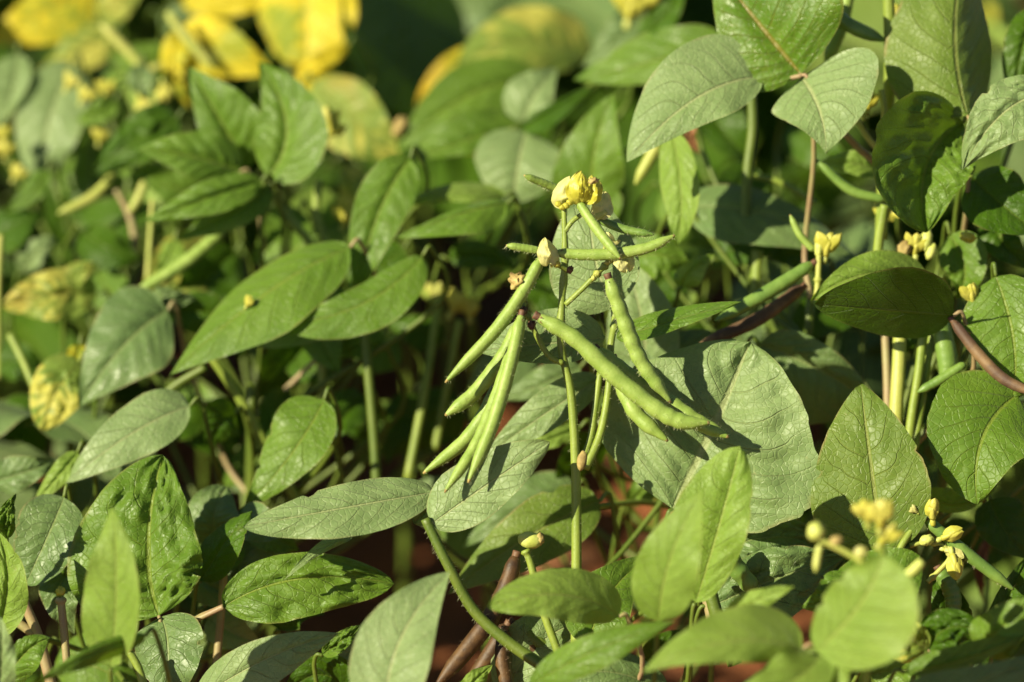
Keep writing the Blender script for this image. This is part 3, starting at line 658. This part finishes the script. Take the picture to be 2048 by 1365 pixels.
D.pod([(445, 462), (370, 525), (262, 592)], (18, 17), 12, 'pod', 0, .03, calyx=False)
D.tube('leaf_stalk', [(305, 400), (300, 480), (295, 560)], (20, 20), 5, 'stemy', 6)
D.leaf([(350, 480), (335, 520), (310, 560)], (20, 20), 26, 20, 0, -20, 'grass')
for x, y, a in ((650, 240, 80), (665, 255, 60), (690, 430, 80), (700, 415, 100), (497, 605, 60)):
    D.flower(x, y, 20 if x > 500 else 10, 44 if x > 500 else 20, a, 'petalb', .8, .3)
D.leaf([(690, 330), (700, 380), (670, 420)], (24, 24), 30, 25, 0, 0, 'yg')

# ---- dark bush left edge upper
DL = Plant('bean_plant', 240, 28, 'blurred bean plant at upper left, round pale leaf and curved yellow green pods', H=0.37)
DL.leaf([(150, 128), (96, 250), (92, 375)], (30, 29), 68, 68, 0, -10, 'pale', tm=.5, tp=.7)
DL.leaf([(35, 110), (25, 180), (-10, 262)], (30, 30), 30, 45, -10, 0, 'pale')
DL.leaf([(355, 235), (270, 285), (180, 350)], (24, 23), 55, 55, 10, -30, 'dark', crum=.004)
DL.leaf([(330, 345), (290, 350), (230, 345)], (25, 25), 25, 25, 0, 0, 'mid')
DL.leaf([(180, 480), (240, 440), (330, 420)], (26, 26), 60, 50, -40, 40, 'dark')
DL.leaf([(-20, 480), (30, 450), (90, 430)], (26, 26), 45, 50, -40, 40, 'dark')
DL.leaf([(95, 340), (60, 390), (0, 430)], (26, 26), 20, 25, 0, -20, 'mid')
DL.pod([(228, 350), (182, 396), (115, 428)], (24, 23), 9.5, 'stemy', 0, .03, calyx=False)
DL.pod([(290, 362), (276, 400), (255, 430)], (23, 23), 9, 'stemy', 0, .02, calyx=False)
DL.tube('leaf_stalk', [(232, 380), (262, 440), (272, 510)], (23, 23), 5.5, 'stemp', 9)
DL.pod([(203, 48), (262, 110), (292, 142), (325, 128)], (30, 30), 10, 'stemy', 0, .02, calyx=False)
DL.pod([(335, 25), (385, 90), (432, 138)], (30, 30), 10, 'stemy', 0, .02, calyx=False)
for x, y, a in ((212, 178, 90), (285, 208, -60), (328, 182, -80), (200, 270, 80), (140, 165, 60), (5, 270, 90), (10, 300, 90), (35, 345, 60), (170, 190, 60)):
    DL.flower(x, y, 27, 32, a, 'petal', .8, .3)
DL.leaf([(285, 130), (280, 170), (290, 210)], (28, 28), 28, 25, 0, 0, 'grey')
DL.leaf([(45, 545), (80, 500), (120, 480)], (25, 25), 30, 22, 0, 0, 'pale')
DL.leaf([(230, 200), (190, 230), (150, 240)], (27, 27), 24, 24, 0, 0, 'mid')

# ---- yellow plant far upper left
Y = Plant('bean_plant', 430, 40, 'blurred ageing bean plant with bright yellow leaves along the top edge at the left', H=0.36)
Y.leaf([(365, 55), (450, 100), (550, 148)], (32, 31), 48, 60, -15, 10, 'yel', tm=.45, label='bright yellow leaflet')
Y.leaf([(372, 62), (345, 130), (382, 218)], (32, 31), 28, 24, -10, 0, 'yel')
Y.leaf([(600, -80), (612, 40), (612, 158)], (38, 36), 98, 92, -10, 5, 'yel', tm=.5, tp=.7, label='broad yellow leaflet')
Y.leaf([(675, 165), (615, 165), (562, 200)], (33, 33), 18, 26, 0, -10, 'yel')
Y.leaf([(695, 90), (632, 125), (580, 155)], (33, 33), 18, 16, 0, -10, 'yel')
Y.leaf([(190, -30), (90, 25), (-30, 85)], (40, 38), 75, 62, 0, -20, 'yel', label='mottled yellow green leaflet')
Y.leaf([(230, 60), (145, 115), (75, 148)], (36, 36), 40, 42, 10, -10, 'yg')
Y.leaf([(320, 30), (420, 52), (520, 25)], (42, 42), 34, 38, 0, 0, 'grey')
Y.leaf([(360, 0), (480, 5), (600, -20)], (40, 40), 26, 26, 0, 0, 'yel')
Y.leaf([(200, 40), (240, 10), (290, -30)], (38, 38), 35, 30, 0, 0, 'yg')
Y.leaf([(175, 150), (130, 190), (60, 240)], (42, 42), 40, 40, -40, 40, 'dark')
Y.leaf([(640, 110), (600, 125), (560, 170)], (38, 38), 30, 30, -20, 20, 'grey')
Y.leaf([(0, 60), (60, 60), (130, 90)], (42, 42), 30, 30, 0, 0, 'yel')
Y.tube('leaf_stalk', [(165, 60), (230, 120), (250, 200)], (37, 37), 7, 'stemy', 7)

# ---- left middle
E = Plant('bean_plant', 450, 13, 'bean plant at left with long drooping grey green leaves above slanting bare stems', H=0.34)
E.leaf([(335, 622), (248, 690), (157, 814)], (14, 12), 86, 86, 12, -22, 'grey', pm='stemp', tm=.42, tp=1.0, amp=.0028)
E.leaf([(700, 495), (530, 588), (339, 752)], (12, 10), 84, 48, 20, -55, 'mid', pm='stemp', tm=.62, tp=1.1, amp=.0024)
E.leaf([(845, 512), (725, 608), (563, 648)], (11, 10), 58, 36, 15, -40, 'mid', tm=.55, tp=.6, amp=.001)
E.leaf([(380, 812), (262, 868), (132, 966)], (8, 7), 54, 56, 20, -30, 'pale', tm=.42, tp=.8, amp=.001)
E.leaf([(648, 800), (585, 905), (486, 1022)], (8, 7), 54, 70, 10, -30, 'mid', tm=.38, amp=.001)
E.leaf([(660, 870), (640, 830), (620, 800)], (9, 9), 20, 20, 0, -30, 'grey')
E.leaf([(440, 1085), (428, 1030), (455, 974)], (7, 7), 55, 58, 0, -20, 'grey', tm=.5, tp=.6)
E.leaf([(402, 1162), (450, 1085), (505, 1022)], (4, 3), 38, 42, -50, 30, 'dark')
E.tube('leaf_stalk', [(422, 712), (475, 790), (540, 905), (600, 1010)], (12, 14), 10, 'stem', 11)
E.tube('leaf_stalk', [(410, 735), (340, 780), (280, 850)], (12, 13), 8, 'stemd', 9)
E.tube('flower_stalk', [(716, 590), (728, 660), (738, 760), (748, 880), (755, 1000)], (13, 13), 9, 'stemd', 10)
E.tube('flower_stalk', [(620, 530), (625, 580), (640, 700), (655, 900)], (16, 16), 9, 'stemy', 10)
E.tube('flower_stalk', [(880, 590), (870, 650), (850, 780), (815, 960)], (18, 16), 7, 'stem', 9)
E.tube('branchlet', [(800, 555), (840, 580), (872, 605)], (18, 18), 9, 'stem', 8)
E.flower(915, 605, 18, 50, 60, 'petal', .9, .3); E.flower(870, 590, 18, 40, 90, 'stemy', .6, .3); E.flower(940, 620, 18, 36, 90, 'petal', .6, .3)
E.tube('flower_stalk', [(920, 640), (900, 740), (870, 900)], (18, 18), 7, 'stem', 8)
E.leaf([(705, 590), (600, 650), (470, 690)], (13, 12), 44, 48, 20, -30, 'grey', tm=.45, amp=.002)
E.leaf([(600, 420), (560, 470), (500, 530)], (21, 20), 45, 45, 0, 0, 'mid')
E.leaf([(470, 830), (440, 850), (420, 900)], (12, 12), 45, 45, -30, 30, 'dark')
E.leaf([(300, 590), (340, 600), (400, 590)], (16, 16), 26, 26, 0, 0, 'grey', crum=.0045)
E.leaf([(545, 650), (580, 640), (630, 680)], (15, 15), 28, 24, 0, 0, 'grey')
E.leaf([(760, 700), (720, 690), (660, 720)], (15, 15), 35, 35, -20, 20, 'mid')
E.leaf([(620, 700), (570, 730), (520, 800)], (18, 18), 55, 55, -40, 40, 'dark')

# ---- mottled plant, left edge
YG = Plant('bean_plant', 70, 18, 'bean plant at the left edge with curled yellow mottled leaves on thin stems', H=0.32)
YG.leaf([(160, 725), (112, 785), (86, 862)], (14, 13), 52, 55, 0, -10, 'yg', crum=.003, tm=.5, tp=.6)
YG.leaf([(195, 590), (100, 590), (5, 612)], (20, 19), 50, 50, 15, -20, 'yg', crum=.003, tm=.5, tp=.7)
YG.leaf([(160, 690), (150, 720), (130, 760)], (15, 15), 20, 20, 0, 0, 'yel')
YG.leaf([(140, 570), (160, 545), (200, 530)], (20, 20), 26, 20, 0, 0, 'yg')
YG.tube('leaf_stalk', [(20, 670), (45, 720), (70, 780)], (17, 16), 8, 'stem', 7)
YG.leaf([(155, 905), (110, 960), (60, 1018)], (8, 8), 22, 22, 0, -20, 'grass')
YG.leaf([(-20, 965), (50, 945), (115, 920)], (9, 9), 38, 32, -10, 10, 'grey')
YG.leaf([(0, 830), (50, 850), (90, 910)], (20, 20), 50, 45, -40, 40, 'dark')
YG.leaf([(-10, 740), (40, 720), (90, 740)], (22, 22), 40, 40, -30, 30, 'dark')
YG.tube('leaf_stalk', [(0, 470), (-5, 600), (-5, 760)], (22, 22), 7, 'stemy', 8)

# ---- lower left
Fp = Plant('bean_plant', 230, 0, 'bean plant at lower left, big crumpled upright leaf behind a smaller blurred pointed one', H=0.24)
st = Fp.leaf([(318, 1232), (296, 1090), (325, 910)], (1, 3), 158, 104, 6, -12, 'mid', pm='stemp', tm=.42, tp=.65, amp=.0036, crum=.0060, nt=50, ns=14, label='crumpled upright leaflet')
Fp.leaf([(322, 1234), (336, 1310), (325, 1420)], (1, 0), 72, 68, 10, -10, 'grey', tm=.4, tp=.7, parent=st)
Fp.leaf([(222, 1335), (232, 1160), (223, 1010)], (-8, -10), 68, 50, 22, -36, 'grass', tm=.42, tp=1.1, amp=.001)
Fp.leaf([(290, 1272), (180, 1308), (60, 1372)], (-8, -11), 26, 14, -50, -30, 'mid', tm=.45)
Fp.leaf([(128, 995), (92, 1080), (50, 1170)], (4, 3), 68, 68, -20, 10, 'grey', tm=.45, tp=.6)
Fp.leaf([(-10, 1275), (14, 1165), (-5, 1062)], (0, -1), 25, 44, 0, -20, 'grass', tm=.45, amp=.002)
Fp.leaf([(0, 1385), (45, 1312), (100, 1276)], (-1, -2), 30, 38, 0, -10, 'mid', tm=.6)
Fp.leaf([(-5, 1400), (3, 1310), (0, 1232)], (-6, -7), 30, 32, 0, -20, 'pale')
Fp.leaf([(14, 1078), (14, 1030), (32, 988)], (0, 0), 20, 18, 0, 0, 'mid', crum=.005)
Fp.leaf([(395, 1400), (535, 1318), (678, 1267)], (-1, -2), 44, 52, -15, 10, 'pale', tm=.45, amp=.0014)
Fp.leaf([(645, 1310), (690, 1276), (722, 1250)], (2, 2), 18, 18, -20, 30, 'mid', crum=.004)
Fp.leaf([(130, 1150), (120, 1200), (150, 1270)], (4, 4), 45, 40, 0, 0, 'grey')
Fp.leaf([(700, 1400), (640, 1350), (560, 1400)], (4, 4), 50, 50, -30, 30, 'dark')
Fp.leaf([(380, 1130), (440, 1180), (520, 1170)], (6, 6), 40, 40, 0, 0, 'grey')
Fp.leaf([(560, 1260), (590, 1220), (650, 1230)], (6, 6), 50, 40, -50, 40, 'dark')
Fp.tube('flower_stalk', [(121, 1195), (128, 1260), (134, 1330)], (1, 1), 8, 'stemp', 8, hair=30, knots=[(.05, 5)])
Fp.lump('bud', 121, 1183, 1, 10, 9, 80, 'petalb', .5)
Fp.tube('leaf_stalk', [(48, 1205), (75, 1270), (95, 1340), (110, 1400)], (1, 1), 10, 'stemp', 12)
Fp.tube('leaf_stalk', [(25, 1240), (45, 1252), (65, 1268)], (1, 1), 9, 'stemp', 9)
Fp.tube('flower_stalk', [(260, 1305), (278, 1340), (295, 1400)], (-2, -2), 8, 'stem', 9); Fp.lump('bud', 260, 1300, -2, 9, 9, 80, 'wither', .5)
Fp.tube('flower_stalk', [(448, 1140), (442, 1230), (430, 1360)], (4, 4), 8, 'stemp', 8); Fp.lump('bud', 450, 1132, 4, 12, 9, 80, 'wither', .5)
Fp.tube('flower_stalk', [(492, 1155), (480, 1240), (470, 1360)], (6, 6), 6, 'stemp', 6)
Fp.tube('branchlet', [(385, 1238), (400, 1236), (447, 1214)], (1.5, 1), 5, 'stemp', 6)

# more shaded leaves of the same plants in the middle distance
fr = random.Random(21)
def undergrowth(pl, n, x0, x1, y0, y1, d0, d1, mats, holes=()):
    k = 0
    while k < n:
        x, y = fr.uniform(x0, x1), fr.uniform(y0, y1)
        if any((x-hx)**2+(y-hy)**2 < hr*hr for hx, hy, hr in holes): continue
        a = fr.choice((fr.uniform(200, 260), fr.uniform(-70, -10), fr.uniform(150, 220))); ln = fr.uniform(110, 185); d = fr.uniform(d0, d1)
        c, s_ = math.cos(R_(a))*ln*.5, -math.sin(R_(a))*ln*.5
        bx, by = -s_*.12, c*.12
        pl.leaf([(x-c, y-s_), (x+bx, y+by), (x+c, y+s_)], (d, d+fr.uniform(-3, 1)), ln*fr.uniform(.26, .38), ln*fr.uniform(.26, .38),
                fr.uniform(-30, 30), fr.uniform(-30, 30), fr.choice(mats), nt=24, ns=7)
        k += 1
soilw = ((690, 930, 80), (830, 1090, 75), (1225, 1060, 85), (1250, 840, 50), (1910, 960, 60), (430, 960, 50))
undergrowth(E, 20, 330, 860, 560, 960, 15, 26, ('mid', 'dark', 'dark', 'dark', 'mid'), soilw)  # mostly the dark green, so shade in the gaps comes from colour
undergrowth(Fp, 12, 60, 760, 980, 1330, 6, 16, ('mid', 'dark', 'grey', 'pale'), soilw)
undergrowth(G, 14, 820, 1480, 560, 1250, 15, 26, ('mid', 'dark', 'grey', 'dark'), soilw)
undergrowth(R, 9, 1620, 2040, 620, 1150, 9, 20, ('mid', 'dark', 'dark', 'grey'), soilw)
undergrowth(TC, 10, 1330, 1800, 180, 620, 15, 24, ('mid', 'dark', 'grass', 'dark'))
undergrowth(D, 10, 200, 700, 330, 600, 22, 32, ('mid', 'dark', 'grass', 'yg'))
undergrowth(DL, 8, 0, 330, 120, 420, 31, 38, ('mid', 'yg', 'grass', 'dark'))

# ================================================================ rows behind: whole plants built once, copied
def build_field_plant(name, seed, mats, H=0.33, nleaf=20):
    rg = random.Random(seed)
    e = bpy.data.objects.new(name, None); C.objects.link(e); e.empty_display_size = .05
    sp = [Vector((0, 0, -.01)), Vector((rg.uniform(-.02, .02), rg.uniform(-.02, .02), H*.5)), Vector((rg.uniform(-.03, .03), rg.uniform(-.03, .03), H))]
    V, F, nb = tube_geom(sp, lambda t: .0045-.0022*t, 16, 8); mesh_obj('stem', V, F, ['stemd'], e)
    pts = cr(sp, 20)
    for i in range(nleaf):
        h = 0.25+0.75*i/nleaf; q = pts[int(h*20)]
        a = i*2.4+rg.uniform(-.4, .4); ln = rg.uniform(.07, .15)
        o = Vector((math.cos(a), math.sin(a), 0)); tip = q + o*ln*rg.uniform(.6, 1.0) + Vector((0, 0, rg.uniform(.04, .12)))
        tv, tf, _ = tube_geom([q, q+o*ln*.4+Vector((0, 0, .05)), tip], lambda t: .0014-.0005*t, 12, 6)
        st = mesh_obj('leaf_stalk', tv, tf, ['stemd'], e)
        nrm = (Vector((0, 0, 1))*1.0 + SUN*rg.uniform(0, .9) + o*rg.uniform(-.2, .9) + Vector((rg.uniform(-.4, .4), rg.uniform(-.4, .4), 0))).normalized()
        f = (o - nrm*o.dot(nrm)).normalized(); mt = rg.choice(mats) if h > .6 else 'dark'  # lower leaves take the dark green, painting shade under the canopy
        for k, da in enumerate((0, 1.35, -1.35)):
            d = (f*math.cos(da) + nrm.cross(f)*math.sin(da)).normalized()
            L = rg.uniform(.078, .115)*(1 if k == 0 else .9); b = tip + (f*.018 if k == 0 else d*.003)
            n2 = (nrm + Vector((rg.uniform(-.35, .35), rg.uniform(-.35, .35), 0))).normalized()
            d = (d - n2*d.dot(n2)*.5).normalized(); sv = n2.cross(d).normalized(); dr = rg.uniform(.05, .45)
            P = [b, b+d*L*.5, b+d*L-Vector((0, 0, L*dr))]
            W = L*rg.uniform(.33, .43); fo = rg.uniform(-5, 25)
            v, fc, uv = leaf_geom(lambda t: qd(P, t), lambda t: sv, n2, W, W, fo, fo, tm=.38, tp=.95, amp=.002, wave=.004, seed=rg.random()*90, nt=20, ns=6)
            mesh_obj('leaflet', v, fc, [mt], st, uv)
    for i in range(3):
        a = rg.uniform(0, 6.28); o = Vector((math.cos(a), math.sin(a), 0)); q = pts[14]; tp = q+o*.05+Vector((0, 0, rg.uniform(.12, .17)))
        tv, tf, _ = tube_geom([q, q+o*.03+Vector((0, 0, .07)), tp], lambda t: .0018, 12, 6); mesh_obj('flower_stalk', tv, tf, ['stem'], e)
        for j in range(3):
            b = rg.uniform(0, 6.28); oo = Vector((math.cos(b), math.sin(b), 0))
            v, fc, _ = tube_geom([tp, tp+oo*.03-Vector((0, 0, .01)), tp+oo*.06-Vector((0, 0, .05))], lambda t: .003*(1-.8*max(0, t-.85)/.15), 14, 7)
            mesh_obj('pod', v, fc, ['pod'], e)
        P = [tp, tp+o*.006+Vector((0, 0, .006)), tp+o*.012+Vector((0, 0, .010))]
        v, fc, uv = leaf_geom(lambda t: qd(P, t), lambda t: Vector((-o.y, o.x, 0)), Vector((0, 0, 1)), .005, .005, 30, 30, tm=.6, tp=.5, amp=0, wave=.001, seed=i, nt=8, ns=4)
        mesh_obj('flower', v, fc, ['petalb'], e, uv)
    return e
def copy_tree(o, parent=None):
    c = o.copy(); C.objects.link(c)
    if parent: c.parent = parent
    for ch in list(o.children): copy_tree(ch, c)
    return c
protos = [build_field_plant('bean_plant', 11, ['mid', 'pale', 'mid', 'grey']),
          build_field_plant('bean_plant', 23, ['pale', 'mid', 'dark', 'grass']),
          build_field_plant('bean_plant', 37, ['mid', 'dark', 'grey', 'olive'], H=.30)]
used = [False]*3
rg = random.Random(5)
spots = []
for yy, xs in ((0.50, (-.60, -.43, .30, .46, .62)), (0.84, (-.66, -.42, -.22, .0, .22, .5, .7)),
               (1.15, (-.7, -.45, -.2, .05, .3, .55, .8)), (1.55, (-.75, -.45, -.15, .15, .45, .75)), (1.95, (-.8, -.4, 0, .4, .8)),
               (2.4, (-.8, -.4, 0, .4, .8))):
    for x in xs: spots.append((x+rg.uniform(-.04, .04), yy+rg.uniform(-.05, .05), 'back'))
spots += [(.33, .30, 'low'), (.22, .40, 'low'), (.44, .22, 'low'), (-.42, .36, 'low'), (-.30, .24, 'low')]
spots += [(-.62, .12, 'left'), (-.50, -.18, 'left'), (-.85, -.05, 'left'), (.50, .15, 'right')]  # left ones are unseen plants, added out of view to cast shadows
for i, (x, y, wh) in enumerate(spots):
    k = i % 3
    o = protos[k] if not used[k] else copy_tree(protos[k]); used[k] = True
    o.location = (x, y, 0); o.rotation_euler = (0, 0, rg.uniform(0, 6.28)); s = rg.uniform(.9, 1.1)
    if y > .7: s *= 1.12
    if wh == 'low': s *= .74
    o.scale = (s, s, s)
    o['category'] = 'bean plant'; o['group'] = 'bean plants in the rows of the field around the sharp one'
    o['label'] = 'out of focus leafy bean plant in the shaded rows behind the sharp plants'

# ================================================================ ground
def ground():
    V, F = [], []
    ax = [-60, -20, -8, -4] + [-2+i*0.04 for i in range(101)] + [4, 8, 20, 60]
    ay = [-60, -20, -8, -3] + [-1.5+i*0.04 for i in range(126)] + [6, 10, 25, 80]
    for y in ay:
        for x in ax:
            z = -0.005 + 0.018*noise.noise(Vector((x*6, y*6, 0))) + 0.010*noise.noise(Vector((x*19, y*19, 3)))
            V.append((x, y, z))
    W = len(ax)
    for j in range(len(ay)-1):
        for i in range(W-1):
            a = j*W+i; F.append((a, a+1, a+W+1, a+W))
    o = mesh_obj('ground', V, F, ['soil']); o['kind'] = 'structure'; o['label'] = 'reddish brown soil between the bean rows'
ground()

for i in range(14):
    x, y = rg.uniform(-.35, .35), rg.uniform(.25, 1.0); a = rg.uniform(0, 6.28); L = rg.uniform(.03, .07)
    d = Vector((math.cos(a), math.sin(a), 0)); sv = Vector((-d.y, d.x, 0)); up = Vector((0, 0, 1))
    P = [-d*L*.5, up*rg.uniform(.004, .015), d*L*.5]
    v, f, uv = leaf_geom(lambda t: qd(P, t), lambda t: sv, up, L*.3, L*.3, rg.uniform(0, 50), rg.uniform(0, 50), amp=.001, crum=.006, seed=i*3.3, nt=16, ns=5)
    o = mesh_obj('fallen_leaf', v, f, ['dry'], None, uv); o.location = (x, y, .018)
    o['label'] = 'dry brown fallen leaf lying on the red soil under the plants'; o['category'] = 'fallen leaf'
    o['group'] = 'dry leaves fallen on the soil'
